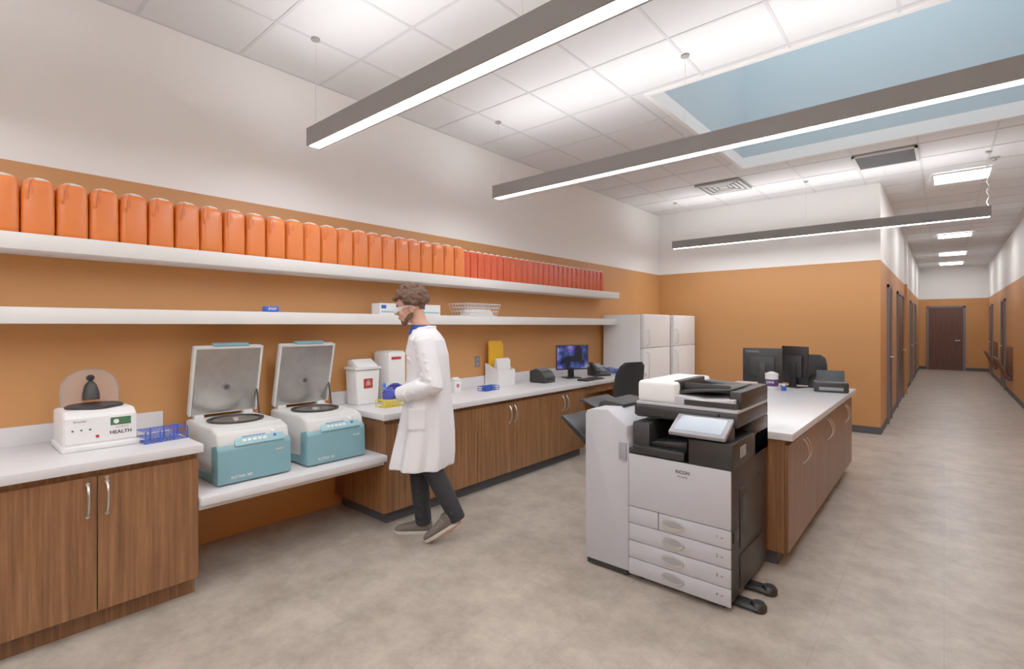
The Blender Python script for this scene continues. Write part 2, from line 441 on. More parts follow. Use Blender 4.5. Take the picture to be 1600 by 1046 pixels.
for k, (y0, y1, lab) in enumerate(((-.8, .99, 'white quartz countertop with rounded edges over walnut cabinets'), (2.17, 6.45, 'long white quartz countertop running to the refrigerator'))):
    e = thing('worktop', lab, 'countertop', (WX, 0, CT-.045))
    B().box(.021, .76, y0, y1, 0, .045, m_quartz, .003).obj('top_slab', e)
    S(B().box(WX, WX+.0205, y0, y1, CT-.045, CT+.10, m_quartz, .002), 'trim_%d' % (3+k))  # backsplash strips behind the worktops, filed as trim
e = thing('desk_apron', 'walnut apron rail under the countertop over a knee space', 'desk', (-3.16, 4.925, 0))
B().box(-.02, 0, 0, 1.50, .70, .7995, m_wood).obj('rail', e)
e = thing('support_panel', 'walnut end panel under the countertop beside the refrigerator', 'panel', (-3.16, 6.426, 0))
B().box(-.66, 0, 0, .022, 0, .7995, m_wood).obj('panel', e)
e = thing('low_table', 'low white wall-mounted work surface between the walnut cabinets', 'table', (WX, 0, 0))
B().box(0, .76, .978, 2.197, .50, .545, m_quartz, .003).obj('top_slab', e)
B().box(.70, .72, .978, 2.197, .47, .50, m_offw).obj('support_rail', e)

# island
cabinet('walnut island cabinet with two doors next to the copier', -.72, -1.33, 3.42, 4.345, m_base, 2, side_toe=.05)
cabinet('walnut island cabinet with two doors and bow handles', -.72, -1.33, 4.347, 5.272, m_base, 2)
cabinet('walnut island cabinet with two doors at the open end', -.72, -1.33, 5.274, 6.20, m_base, 2)
e = thing('worktop', 'white quartz island countertop holding monitors and a small printer', 'countertop', (-1.85, 3.39, CT-.045))
B().box(0, 1.16, 0, 2.86, 0, .045, m_quartz, .003).obj('top_slab', e)
e = thing('support_panel', 'walnut panel carrying the overhanging island top', 'panel', (-1.6, 3.44, 0))
B().box(-.22, .268, 0, .03, 0, CT-.0455, m_wood).obj('panel', e)
e = thing('support_panel', 'walnut panel carrying the open end of the island top', 'panel', (-1.6, 6.16, 0))
B().box(-.22, .268, 0, .03, 0, CT-.0455, m_wood).obj('panel', e)

# ------------------------------------------------------------ pendant lamps
def pendant(y, lab):
    e = thing('pendant_lamp', lab, 'light', (-3.28, y, 2.72))
    Lf = 3.68
    b = B()
    b.box(0, Lf, -.05, -.038, 0, .12, m_alu); b.box(0, Lf, .038, .05, 0, .12, m_alu)
    b.box(0, .01, -.038, .038, 0, .12, m_alu); b.box(Lf-.01, Lf, -.038, .038, 0, .12, m_alu)
    b.box(.01, Lf-.01, -.038, .038, .03, .10, m_alu)
    b.obj('housing', e)
    o = B().box(.01, Lf-.01, -.0375, .0375, .004, .012, m_em).obj('diffuser', e); o['label'] = 'glowing white diffuser strip'
    o = B().box(.01, Lf-.01, -.036, .036, .102, .108, m_emup).obj('uplight', e)
    for xx in (.03, 1.86, 3.66):
        b = B(); b.tube([(xx, 0, .10), (xx, 0, .735)], .0014, m_satin, 6); b.lathe([(.006, 0), (.03, .012), (.03, .0245)], (xx, 0, .715), m_alu, 16)
        b.obj('suspension_cable', e)
    b = B(); pts = [(3.655+.01*math.cos(i*1.1), .03+.008*math.sin(i*1.1), .12+.61*i/30) for i in range(31)]
    b.tube(pts, .004, m_white, 6); b.obj('power_cord', e)
    return e
for y in (1.72, 3.57, 7.76, -.15, -2.0, -3.8): pendant(y, 'long gray linear pendant lamp with a glowing white underside')  # pendants at negative y are unseen, added behind the camera to brighten the room

# ------------------------------------------------------------ ceiling fittings
def troffer(x, y, lab, lx=.60, ly=.60):
    e = thing('ceiling_light', lab, 'light', (x, y, CZ-.03))
    b = B(); f = .03
    b.box(-lx/2, lx/2, -ly/2, -ly/2+f, 0, .024, m_white); b.box(-lx/2, lx/2, ly/2-f, ly/2, 0, .024, m_white)
    b.box(-lx/2, -lx/2+f, -ly/2+f, ly/2-f, 0, .024, m_white); b.box(lx/2-f, lx/2, -ly/2+f, ly/2-f, 0, .024, m_white)
    b.obj('frame', e); B().box(-lx/2+f, lx/2-f, -ly/2+f, ly/2-f, .008, .024, m_emt).obj('diffuser', e)
for yy in (8.75, 11.6, 14.4, 18.1, 20.9): troffer(.17, yy, 'square recessed ceiling light panel in the corridor')
e = thing('air_vent', 'white square supply diffuser with stepped louvers in the ceiling', 'vent', (-2.345, 7.26, CZ-.04))
b = B()
for i, r in enumerate((.29, .23, .17, .11)):
    z = .004*i
    for (x0, x1, y0, y1) in ((-r, r, -r, -r+.03), (-r, r, r-.03, r), (-r, -r+.03, -r, r), (r-.03, r, -r, r)):
        b.box(x0, x1, y0, y1, z, z+.008, m_white)
b.box(-.3, .3, -.3, .3, .024, .033, m_copg2); b.box(-.05, .05, -.05, .05, .012, .026, m_white)
b.obj('louvers', e)
e = thing('air_vent', 'gray square return air grille with fine slats in the ceiling', 'vent', (-.515, 7.26, CZ-.03))
b = B()
for (x0, x1, y0, y1) in ((-.3, .3, -.3, -.27), (-.3, .3, .27, .3), (-.3, -.27, -.3, .3), (.27, .3, -.3, .3)): b.box(x0, x1, y0, y1, 0, .02, m_offw)
for i in range(26): b.box(-.27, .27, -.26+i*.0205, -.250+i*.0205, .004, .019, m_frame)
b.box(-.28, .28, -.28, .28, .018, .0235, m_base)
b.obj('grille', e)
e = thing('sprinkler_head', 'small round chrome ceiling sprinkler', 'sprinkler', (.45, 8.1, CZ-.04))
B().lathe([(.012, 0), (.03, .005), (.012, .012), (.012, .025), (.05, .034), (.05, .04)], (0, 0, 0), m_satin, 20).obj('sprinkler_body', e)

# ------------------------------------------------------------ refrigerators
def fridge(y0, w, lab):
    e = thing('refrigerator', lab, 'refrigerator', (-3.16, y0, 0), group='refrigerators by the counter')
    B().box(-.65, -.06, 0, w, .03, 1.655, m_fridge, .006).box(-.62, -.08, .03, w-.03, 0, .03, m_blk).obj('body', e)
    for n, z0, z1, hz in (('freezer_door', 1.185, 1.66, (1.22, 1.45)), ('lower_door', .07, 1.178, (.72, 1.13))):
        d = B().box(-.055, 0, 0, w, z0, z1, m_fridge, .012, 3).obj(n, e)
        b = B(); b.tube([(0, .07, hz[0]), (.04, .07, hz[0]+.02), (.045, .07, (hz[0]+hz[1])/2), (.04, .07, hz[1]-.02), (0, .07, hz[1])], .011, m_white, 8); b.obj('handle', d)
    return e
fridge(6.49, .86, 'white top-freezer refrigerator next to the countertop')
fridge(7.50, .86, 'white top-freezer refrigerator in the corner')

# ------------------------------------------------------------ large centrifuges
def centrifuge(y0, lab):
    e = thing('centrifuge', lab, 'centrifuge', (-3.80, y0, .545), group='benchtop centrifuges')
    w = .43; b = B()
    b.prism([(0, .02), (0, .335), (.45, .335), (.54, .31), (.56, .25), (.56, .02)], 'y', 0, w, m_offw, .018, 3)
    for xx in (.06, .48):
        for yy in (.05, w-.05): b.lathe([(.02, 0), (.02, .022)], (xx, yy, 0), m_blk, 12)
    b.obj('housing', e)
    b = B()
    b.prism([(.47, .008), (.47, .225), (.556, .245), (.574, .21), (.580, .02), (.572, .008)], 'y', -.004, w+.004, m_teal, .007, 2)
    b.prism([(.08, .012), (.10, .04), (.47, .07), (.47, .012)], 'y', -.004, w+.004, m_teal, .003, 1)
    b.obj('front_cover', e)
    R = Matrix.Translation((.540, w*.52, .268)) @ Matrix.Rotation(math.radians(54), 4, 'Y')
    b = B(); b.box(-.055, .055, -.13, .17, -.012, .012, m_teal2, .006, 2, R); cp = b.obj('control_panel', e)
    B().box(-.035, .005, -.085, .055, .0115, .0145, m_lcd, 0, 1, R).obj('display', cp)
    for i in range(5): B().box(.018, .034, -.085+i*.03, -.063+i*.03, .0115, .015, m_white, .001, 1, R).obj('button', cp)
    B().lathe([(.012, .0115), (.012, .02)], (-.012, .10, 0), m_white, 16, R).obj('dial', cp)
    B().lathe([(.009, .0115), (.009, .018)], (.02, .11, 0), m_blue, 16, R).obj('button', cp)
    text(e, 'ROTINA 380', .022, (.5805, .13, .045), FX, m_white, ext=.0012)
    text(e, 'Hettich', .018, (.578, w-.07, .17), FX, m_white, ext=.0012)
    b = B(); prof = [(.165, .334), (.168, .345), (.150, .347), (.148, .337), (.135, .3365)]
    b.lathe(prof, (.26, w/2, 0), m_blk2, 40); b.obj('chamber_rim', e)
    b = B(); b.lathe([(.134, .3372), (.134, .3385), (.12, .339), (.03, .3395)], (.26, w/2, 0), m_steel, 40)
    b.lathe([(.022, .339), (.02, .35), (.008, .355)], (.26, w/2, 0), m_satin, 20); b.obj('rotor_chamber', e)
    R = Matrix.Translation((.05, 0, .345)) @ Matrix.Rotation(math.radians(14), 4, 'Y')
    b = B(); b.box(-.045, 0, .0, w, .01, .485, m_offw, .012, 3, R); b.box(-.002, .004, 0, .014, .012, .483, m_offw, .001, 1, R)
    b.box(-.002, .004, w-.014, w, .012, .483, m_offw, .001, 1, R); b.box(-.002, .004, 0, w, .47, .484, m_offw, .001, 1, R)
    lid = b.obj('lid', e)
    B().box(-.003, .0025, .016, w-.016, .022, .468, m_steel, .001, 1, R).obj('lid_liner', lid)['label'] = 'brushed steel liner plate'
    b = B(); RR = R @ Matrix.Translation((.0022, w/2, .20)) @ Matrix.Rotation(math.pi/2, 4, 'Y')
    b.lathe([(.032, 0), (.032, .003), (.026, .005)], (0, 0, 0), m_steel, 24, RR); b.lathe([(.024, .004), (.022, .006)], (0, 0, 0), m_frame, 20, RR); b.lathe([(.010, .005), (.008, .009)], (0, 0, 0), m_blk, 16, RR)
    for a in range(6): b.lathe([(.003, .004), (.003, .0075)], (.017*math.cos(a*math.pi/3), .017*math.sin(a*math.pi/3), 0), m_blk, 8, RR)
    b.obj('sight_port', lid)
    B().box(-.04, .006, w*.26, w*.78, .484, .502, m_teal, .006, 2, R).obj('lid_handle', lid)
    for q in (.03, w-.09): B().box(.01, .07, q, q+.06, .333, .36, m_offw, .006).obj('hinge', e)
    b = B(); b.tube([(.13, w-.012, .336), (.075, w-.012, .56)], .006, m_blk, 8); b.tube([(.10, w-.012, .46), (.085, w-.012, .53)], .004, m_satin, 8); b.obj('gas_strut', e)
    return e
centrifuge(1.105, 'teal and white benchtop centrifuge with its steel-lined lid open')
centrifuge(1.655, 'teal and white benchtop centrifuge with open lid beside the cabinet end')

# ------------------------------------------------------------ small centrifuge
e = thing('small_centrifuge', 'small white centrifuge with a raised clear lid on the countertop', 'centrifuge', (-3.56, .60, CT))
b = B(); b.prism([(-.16, .01), (-.16, .20), (.10, .205), (.155, .18), (.165, .01)], 'y', -.155, .155, m_white, .016, 3)
b.box(-.165, .175, -.165, .165, .0, .03, m_white, .008); b.obj('housing', e)
B().lathe([(.125, .20), (.13, .212), (.12, .218), (.10, .214), (.05, .213)], (-.02, 0, 0), m_blk2, 36).obj('chamber_rim', e)
b = B(); b.box(.150, .1675, -.15, .15, .04, .172, m_paper, .001, 1); b.obj('label_panel', e)
b = B(); b.box(.1665, .1685, .035, .125, .118, .160, m_green, .0005, 1); b.lathe([(.012, .0), (.012, .001)], (0, 0, 0), m_paper, 20, Matrix.Translation((.1683, .06, .138)) @ Matrix.Rotation(math.pi/2, 4, 'Y')); b.obj('emblem', e)
text(e, 'COUNTY', .014, (.168, .085, .106), FX, m_green)
text(e, 'HEALTH', .026, (.168, .08, .080), FX, m_blk, bold=.0006)
text(e, 'Drucker', .016, (.168, -.09, .155), FX, m_blk)
for i in range(3):
    B().lathe([(.005, 0), (.005, .006), (.003, .007)], (0, 0, 0), m_green if i else m_base, 14, Matrix.Translation((.164, -.12+i*.035, .11)) @ Matrix.Rotation(math.pi/2, 4, 'Y')).obj('indicator_light', e)
B().lathe([(.008, 0), (.008, .008)], (0, 0, 0), m_red, 14, Matrix.Translation((.163, -.02, .07)) @ Matrix.Rotation(math.pi/2, 4, 'Y')).obj('button', e)
R = Matrix.Translation((-.13, 0, .200)) @ Matrix.Rotation(math.radians(-8), 4, 'Y')
pts = [(-.125, 0), (-.13, .08), (-.122, .13), (-.10, .165), (-.07, .19), (-.035, .202), (0, .205), (.035, .202), (.07, .19), (.10, .165), (.122, .13), (.13, .08), (.125, 0)]
b = B().prism(pts, 'x', -.003, .002, m_glass, 0, 1, R)
b.tube([(0, p[0], p[1]) for p in pts], .0028, m_copg2, 6, R)
lid = b.obj('lid', e)
b = B(); b.lathe([(.040, 0), (.040, .03), (.034, .06), (.028, .085), (.016, .10), (.010, .108), (.018, .118), (.020, .13), (.010, .142)], (.02, 0, .03), m_blk, 24, R)
b.obj('rotor_hub', lid)

# ------------------------------------------------------------ racks
def rack(lab, mat, loc, rz, l=.25, w=.105, h=.07, n=10, mrow=4, group=None):
    e = thing('test_tube_rack', lab, 'test tube rack', loc, rz, group)
    b = B(); t = .003
    for z in (0, h*.45, h-t):
        for i in range(mrow+1): b.box(-w/2+i*w/mrow-.0016, -w/2+i*w/mrow+.0016, -l/2, l/2, z, z+t, mat)
        for i in range(n+1): b.box(-w/2, w/2, -l/2+i*l/n-.0016, -l/2+i*l/n+.0016, z, z+t, mat)
    for sx in (-1, 1):
        for sy in (-1, -.33, .33, 1): b.box(sx*w/2-.002, sx*w/2+.002, sy*l/2-.003, sy*l/2+.003, 0, h, mat)
    b.obj('rack_frame', e); return e
rack('blue wire-grid test tube rack beside the small centrifuge', m_blue, (-3.40, .872, CT), .12, .21, .13, .068)
rack('yellow plastic test tube rack on the countertop', m_yelr, (-3.40, 2.45, CT), .1, .22, .12, .06)
rack('flat blue test tube rack on the long countertop', m_blue, (-3.50, 3.70, CT), .1, .22, .1, .045)
r2 = rack('blue test tube rack by the refrigerator', m_blue, (-3.62, 6.05, CT), 0, .2, .1, .05, group='blue racks by the refrigerator')
dup(r2, (-3.44, 6.20, CT), 0); dup(r2, (-3.62, 6.30, CT), 0)

# ------------------------------------------------------------ white sharps container etc.
def wsharps(lab, loc, s=1.0, rz=0):
    e = thing('medical_waste_container', lab, 'sharps container', loc, rz)
    b = B(); b.prism([(-.10*s, 0), (.10*s, 0), (.12*s, .30*s), (-.12*s, .30*s)], 'x', -.085*s, .085*s, m_white, .012*s, 3); b.obj('container_body', e)
    b = B(); b.box(-.09*s, .095*s, -.13*s, .13*s, .30*s, .325*s, m_offw, .006*s); b.prism([(-.08*s, .325*s), (-.08*s, .375*s), (-.02*s, .39*s), (.07*s, .34*s), (.09*s, .325*s)], 'y', -.10*s, .10*s, m_white, .006*s); b.obj('container_lid', e)
    B().box(.0845*s, .0875*s, -.045*s, .045*s, .14*s, .225*s, m_red, .001, 1).obj('warning_label', e)
    o = B()
    for a in range(3):
        an = a*2*math.pi/3+math.pi/2
        o.tube([(.0885*s, .014*s*math.cos(an)+.010*s*math.cos(an+t), .185*s+.014*s*math.sin(an)+.010*s*math.sin(an+t)) for t in [k*.5 for k in range(13)]], .0016*s, m_white, 5)
    o.obj('biohazard_symbol', e)
    return e
wsharps('white medical waste container with a red warning label', (-3.70, 2.375, CT), .96)
wsharps('small white waste container with a red label on the countertop', (-3.62, 3.36, CT), .38)
e = thing('supply_dispenser', 'white box dispenser with a small red label against the wall', 'dispenser', (-3.72, 2.66, CT))
b = B(); b.box(-.11, .11, -.09, .09, 0, .42, m_white, .012, 3); b.obj('dispenser_body', e)
B().box(-.09, .10, -.08, .08, .419, .432, m_offw, .004).obj('dispenser_lid', e)
B().box(.1085, .113, -.06, .04, .36, .385, m_red, .001, 1).obj('label_panel', e)

# shelf items
e = thing('label_tray', 'small blue plastic tray with white print on the shelf', 'tray', (-3.62, 1.58, 1.595))
B().box(-.03, .03, -.05, .05, 0, .042, m_blue, .01, 3).obj('tray_body', e); text(e, 'IMAP', .026, (.031, 0, .022), FX, m_white)
for yy, lb in ((2.60, 'white disposable glove box with a blue stripe on the shelf'), (3.02, 'white disposable glove box on the shelf beside the basket')):
    e = thing('glove_box', lb, 'box', (-3.66, yy, 1.595))
    B().box(-.06, .06, -.125, .125, 0, .095, m_paper, .002, 1).obj('carton', e)
    B().box(.0595, .0612, -.11, .11, .015, .03, m_teal2).obj('printed_stripe', e)
    B().box(.0595, .0612, -.11, -.06, .05, .08, m_blue).obj('printed_patch', e)
e = thing('wire_basket', 'white wire basket holding folded white cloths on the shelf', 'basket', (-3.68, 3.69, 1.595))
b = B()
for z, gx in ((.006, 0), (.05, .01), (.09, .02), (.125, .03)):
    x, y = .09+gx, .23+gx
    b.tube([(-x, -y, z), (x, -y, z), (x, y, z), (-x, y, z), (-x, -y, z)], .0028, m_white, 6)
for i in range(13):
    y = -.23+i*.46/12; b.tube([(-.12, y*1.13, .125), (-.09, y, .006), (.09, y, .006), (.12, y*1.13, .125)], .002, m_white, 5)
b.obj('wire_frame', e)
for i in range(3):
    e2 = thing('folded_cloth', 'folded white cloth lying in the wire basket', 'cloth', (-3.68, 3.72, 1.6045+i*.0205), group='cloths in the wire basket')
    B().box(-.075, .075, -.18+.01*i, .17-.02*i, 0, .02, m_paper, .006, 2).obj('cloth_fold', e2)

# file holder
FHY = 4.12
e = thing('file_holder', 'white acrylic file holder stuffed with papers on the countertop', 'file holder', (-3.72, FHY, CT))
b = B(); b.box(-.10, .10, -.135, .135, 0, .01, m_white); b.box(.09, .10, -.135, .135, .01, .17, m_white); b.box(-.10, -.09, -.135, .135, .01, .24, m_white)
b.prism([(-.09, .01), (.09, .01), (.09, .17), (-.09, .24)], 'y', -.135, -.13, m_white); b.prism([(-.09, .01), (.09, .01), (.09, .17), (-.09, .24)], 'y', .13, .135, m_white)
b.obj('tray_body', e)
for i, (hh, xx) in enumerate(((.27, .06), (.285, .04), (.25, .02))):
    p = thing('paper_sheet', 'white paper leaning in the file holder', 'paper', (-3.72+xx, FHY, CT+.0105), group='papers in the file holder')
    B().box(-.003, .003, -.108, .108, 0, hh, m_paper, 0, 1, Matrix.Rotation(-.04, 4, 'Y')).obj('sheet', p)
p = thing('yellow_folder', 'bright yellow folder standing upright in the file holder', 'folder', (-3.765, FHY-.01, CT+.0105))
b = B(); R = Matrix.Rotation(-.03, 4, 'Y'); b.prism([(-.118, 0), (.118, 0), (.118, .43), (.09, .475), (-.10, .475), (-.118, .46)], 'x', -.004, .004, m_yel, 0, 1, R); b.box(.004, .010, -.11, .10, 0, .42, m_yel, 0, 1, R); b.obj('folder_cover', p)
e = thing('wall_outlet', 'gray electrical outlet plate on the orange wall', 'outlet', (WX, 3.90, 1.107))
b = B(); b.box(0, .007, -.036, .036, -.06, .06, m_frame, .002); b.box(.006, .009, -.018, .018, .01, .042, m_copg2, .001, 1); b.box(.006, .009, -.018, .018, -.042, -.01, m_copg2, .001, 1); b.obj('outlet_plate', e)

def lprinter(lab, loc, rz, s=1.0):
    e = thing('label_printer', lab, 'printer', loc, rz)
    b = B(); b.prism([(-.11*s, 0), (-.11*s, .13*s), (-.02*s, .16*s), (.07*s, .13*s), (.12*s, .07*s), (.12*s, 0)], 'y', -.10*s, .10*s, m_blk2, .012*s, 3); b.obj('printer_body', e)
    B().box(.095*s, .125*s, -.06*s, .06*s, .03*s, .045*s, m_blk).obj('paper_slot', e)
    B().prism([(-.105*s, .135*s), (-.02*s, .166*s), (.06*s, .137*s), (.055*s, .134*s), (-.02*s, .16*s), (-.10*s, .13*s)], 'y', -.085*s, .085*s, m_frame).obj('printer_cover', e)
    B().lathe([(.006*s, 0), (.006*s, .006*s)], (.09*s, .07*s, .110*s), m_green, 10).obj('indicator_light', e)
lprinter('black compact label printer on the long countertop', (-3.52, 4.62, CT), 0)

def monitor(lab, loc, rz, w=.50, h=.30, zc=.27, on=True, brand=None):
    e = thing('computer_monitor', lab, 'monitor', loc, rz)
    b = B(); b.box(-.02, .0, -w/2, w/2, zc-h/2, zc+h/2, m_blk, .004); b.box(-.045, -.0195, -w*.32, w*.32, zc-h*.33, zc+h*.25, m_blk2, .01); b.obj('housing', e)
    B().box(-.001, .0015, -w/2+.012, w/2-.012, zc-h/2+.018, zc+h/2-.012, m_screen if on else m_blk).obj('screen', e)
    b = B(); b.box(-.06, -.035, -.04, .04, .01, zc+.03, m_blk, .004); b.box(-.11, .06, -.10, .10, 0, .012, m_blk, .004); b.obj('stand', e)
    if brand: text(e, brand, .045, (-.0205, w/2-.095, zc+h/2-.035), (math.pi/2, 0, -math.pi/2), m_copg2, ext=.001)
    return e
monitor('black computer monitor showing a dark blue and purple wallpaper', (-3.50, 5.22, CT), math.radians(-28), .45, .31, .26)
e = thing('computer_keyboard', 'black computer keyboard in front of the monitor', 'keyboard', (-3.22, 5.2, CT), 0)
b = B(); b.prism([(-.07, 0), (-.07, .02), (.07, .01), (.07, 0)], 'y', -.2, .2, m_blk, .002, 1)
for r in range(5):
    for c in range(14): b.box(-.06+r*.025, -.04+r*.025, -.19+c*.0272, -.167+c*.0272, .010, .023-r*.0017, m_blk2)
b.obj('keyboard_case', e)
e = thing('desk_phone', 'black office desk phone on the countertop beside the monitor', 'telephone', (-3.42, 5.72, CT), math.radians(-25))
b = B(); b.prism([(-.1, 0), (-.1, .12), (-.06, .12), (.1, .03), (.1, 0)], 'y', -.12, .12, m_blk, .006); b.obj('phone_base', e)
R = Matrix.Translation((0, -.075, .10)) @ Matrix.Rotation(math.radians(28), 4, 'Y')
b = B(); b.box(-.11, .11, -.02, .02, .012, .03, m_blk2, .008, 2, R); b.box(-.11, -.06, -.027, .027, -.012, .03, m_blk2, .008, 2, R); b.box(.06, .11, -.027, .027, -.012, .03, m_blk2, .008, 2, R)
b.obj('handset', e)
R = Matrix.Translation((-.01, .04, .092)) @ Matrix.Rotation(math.radians(29), 4, 'Y')
B().box(-.07, -.02, -.05, .06, -.003, .006, m_lcdg, 0, 1, R).obj('display', e)
for r in range(4):
    for c in range(3): B().box(0+r*.018, .012+r*.018, -.03+c*.025, -.012+c*.025, -.003, .008, m_copg2, 0, 1, R).obj('button', e)

# ------------------------------------------------------------ island items
monitor('black monitor seen from behind with white lettering', (-1.50, 5.93, CT), math.radians(90+6), .39, .37, .225, False, 'Lenovo')
monitor('black monitor turned away at an angle on the island', (-1.20, 6.03, CT), math.radians(90-25), .30, .40, .235, False)
e = thing('wipes_canister', 'white wipes canister with a purple label on the island', 'canister', (-1.345, 5.66, CT))
B().lathe([(.058, 0), (.062, .005), (.062, .13), (.058, .14)], (0, 0, 0), m_white, 28).obj('canister_body', e)
B().lathe([(.0632, .035), (.0632, .105)], (0, 0, 0), m_purple, 28).obj('printed_label', e)
B().lathe([(.062, .139), (.064, .146), (.06, .165), (.035, .172), (.02, .18)], (0, 0, 0), m_white, 28).obj('canister_lid', e)
text(e, 'SANI', .034, (-.0, -.0638, .075), FY, m_white)
e = thing('office_printer', 'black compact office printer with an open paper tray', 'printer', (-.855, 5.86, CT), math.radians(10))
b = B(); b.box(-.145, .145, -.12, .12, 0, .10, m_blk, .012, 3); b.obj('printer_body', e)
B().prism([(.02, .095), (.06, .095), (.12, .195), (.11, .20), (.05, .115)], 'x', -.12, .12, m_blk2, .002).obj('paper_tray', e)
B().box(-.10, .10, -.124, -.119, .02, .05, m_copg2, .001).obj('front_slot', e)
e = thing('computer_keyboard', 'black keyboard lying on the island top', 'keyboard', (-1.72, 5.70, CT), math.radians(88))
B().prism([(-.07, 0), (-.07, .02), (.07, .01), (.07, 0)], 'y', -.11, .11, m_blk, .002, 1).obj('keyboard_case', e)
e = thing('medicine_bottle', 'small blue-capped bottle on the island beside the canister', 'bottle', (-1.22, 5.60, CT))
B().lathe([(.022, 0), (.024, .004), (.024, .04), (.012, .05)], (0, 0, 0), m_blue, 16).obj('bottle_body', e)
B().lathe([(.014, .049), (.014, .065)], (0, 0, 0), m_white, 16).obj('bottle_cap', e)
e = thing('desk_organizer', 'black desktop organizer box behind the printer', 'organizer', (-1.02, 6.12, CT))
b = B(); b.box(-.07, .07, -.06, .06, 0, .006, m_blk); b.box(-.07, -.064, -.06, .06, 0, .12, m_blk); b.box(.064, .07, -.06, .06, 0, .12, m_blk); b.box(-.07, .07, -.06, -.054, 0, .10, m_blk); b.box(-.07, .07, .054, .06, 0, .14, m_blk); b.box(-.003, .003, -.06, .06, 0, .11, m_blk); b.obj('organizer_box', e)

# ------------------------------------------------------------ copier
e = thing('photocopier', 'light gray and black office photocopier with finisher and touch panel', 'photocopier', (-1.12, 3.045, 0))
b = B()
b.box(-.285, .285, -.33, .34, .05, .745, m_blk2, .006)
b.box(-.285, -.18, -.31, .34, .745, .93, m_blk2, .006)
b.box(.06, .295, -.342, .34, .745, .885, m_blk, .010)
b.box(-.285, .295, .05, .342, .745, .955, m_blk, .008)
b.obj('body', e)
b = B(); b.box(-.295, .285, -.343, -.329, .436, .742, m_copg, .004); fr = b.obj('front_door', e)
text(fr, 'RICOH', .026, (.03, -.3435, .69), FY, m_blk, bold=.0005); text(fr, 'IM C4500', .014, (.03, -.3435, .665), FY, m_base)
B().box(-.295, -.112, -.343, -.328, .338, .432, m_copg, .004).obj('corner_panel', e)
for i, (z0, z1) in enumerate(((.338, .432), (.236, .334), (.134, .232), (.036, .130))):
    d = B().box(-.108 if i == 0 else -.295, .285, -.343, -.328, z0, z1, m_copg, .004).obj('paper_drawer', e)
    h = B(); zc = (z0+z1)/2
    h.loft([(Vector((-.025, -.342, zc)), XV, ZV, .066, .033), (Vector((-.025, -.350, zc)), XV, ZV, .062, .030)], m_satin, 28)
    h.loft([(Vector((-.025, -.3495, zc+.006)), XV, ZV, .055, .018), (Vector((-.025, -.3515, zc+.006)), XV, ZV, .053, .017)], m_copg2, 28)
    h.obj('drawer_handle', d)
    text(d, str(i+1), .024, (.215, -.3435, zc+.005), FY, m_blk); text(d, 'A4', .012, (.24, -.3435, zc+.003), FY, m_blk)
b = B(); b.box(.282, .292, -.20, .20, .30, .62, m_blk, .003); b.box(.282, .292, -.20, .24, .08, .26, m_blk, .003); b.box(.282, .293, -.31, -.23, .36, .42, m_blk, .002)
for i in range(14): b.box(.290, .294, -.16, -.10, .42+i*.011, .425+i*.011, m_base)
b.box(.284, .2965, -.22, -.12, .79, .85, m_copg2, .001)
b.obj('side_panel', e)
b = B()
b.prism([(-.30, .748), (-.30, .775), (.03, .80), (.03, .748)], 'y', -.33, .05, m_blk2, .004)
b.box(-.27, .04, -.345, -.30, .76, .80, m_blk, .006)
b.prism([(-.26, .79), (-.26, .81), (.03, .845), (.03, .80)], 'y', -.28, .04, m_blk, .003)
b.obj('output_tray', e)
b = B(); b.box(-.295, .295, -.255, .342, .953, 1.03, m_blk2, .010); b.box(-.293, .20, -.275, -.250, .965, 1.025, m_blk, .006)
b.box(-.293, .293, -.25, .34, 1.029, 1.045, m_copg, .003); b.obj('scanner_unit', e)
b = B()
b.box(-.29, -.05, -.24, .33, 1.044, 1.17, m_white, .022, 3)
b.prism([(-.06, 1.044), (-.06, 1.10), (.10, 1.085), (.27, 1.10), (.27, 1.044)], 'y', -.24, .33, m_copg, .006)
b.box(.235, .296, -.20, .33, 1.046, 1.14, m_blk, .006)
b.prism([(-.08, 1.09), (-.08, 1.15), (.24, 1.13), (.27, 1.10)], 'y', .20, .32, m_blk2, .006)
fd = b.obj('document_feeder', e)
b = B(); b.prism([(-.078, 1.10), (-.078, 1.118), (.06, 1.135), (.24, 1.150), (.24, 1.142), (.06, 1.12)], 'y', -.19, .20, m_blk, .003); b.box(-.09, -.045, -.18, .21, 1.12, 1.176, m_blk2, .006); b.box(-.04, .22, -.14, -.13, 1.12, 1.165, m_blk2, .002); b.obj('feed_tray', fd)
b = B(); b.box(.0, .29, -.2375, -.2435, 1.05, 1.08, m_blk); b.obj('feeder_trim', fd)
R = Matrix.Translation((.13, -.34, .955)) @ Matrix.Rotation(math.radians(28), 4, 'X')
b = B(); b.box(-.15, .15, -.085, .085, -.012, .012, m_copg2, .006, 2, R); b.box(-.03, .03, .02, .12, -.05, -.010, m_blk2, .004, 2, R); tp = b.obj('touch_panel', e)
B().box(-.125, .125, -.062, .066, .0115, .0135, m_lcdg, 0, 1, R).obj('screen', tp)
B().box(.01, .27, -.31, -.22, .880, .955, m_blk2, .008).obj('panel_bracket', e)
b = B()
b.prism([(-.60, .04), (-.60, .94), (-.59, .965), (-.56, .978), (-.44, .985), (-.31, .90), (-.31, .84), (-.30, .80), (-.30, .04)], 'y', -.335, .30, m_copg, .006, 2)
b.box(-.36, -.31, -.345, -.33, .70, .80, m_copg2, .003)
b.box(-.59, -.31, -.33, .29, .01, .045, m_blk, .003)
fn = b.obj('finisher', e)
b = B(); b.prism([(-.60, .945), (-.60, .96), (-.72, 1.005), (-.75, 1.0), (-.75, .99)], 'y', -.18, .16, m_blk, .004)
b.prism([(-.62, .955), (-.42, .98), (-.42, 1.0), (-.56, 1.015), (-.60, 1.0)], 'y', -.16, .18, m_blk2, .004); b.obj('upper_tray', fn)
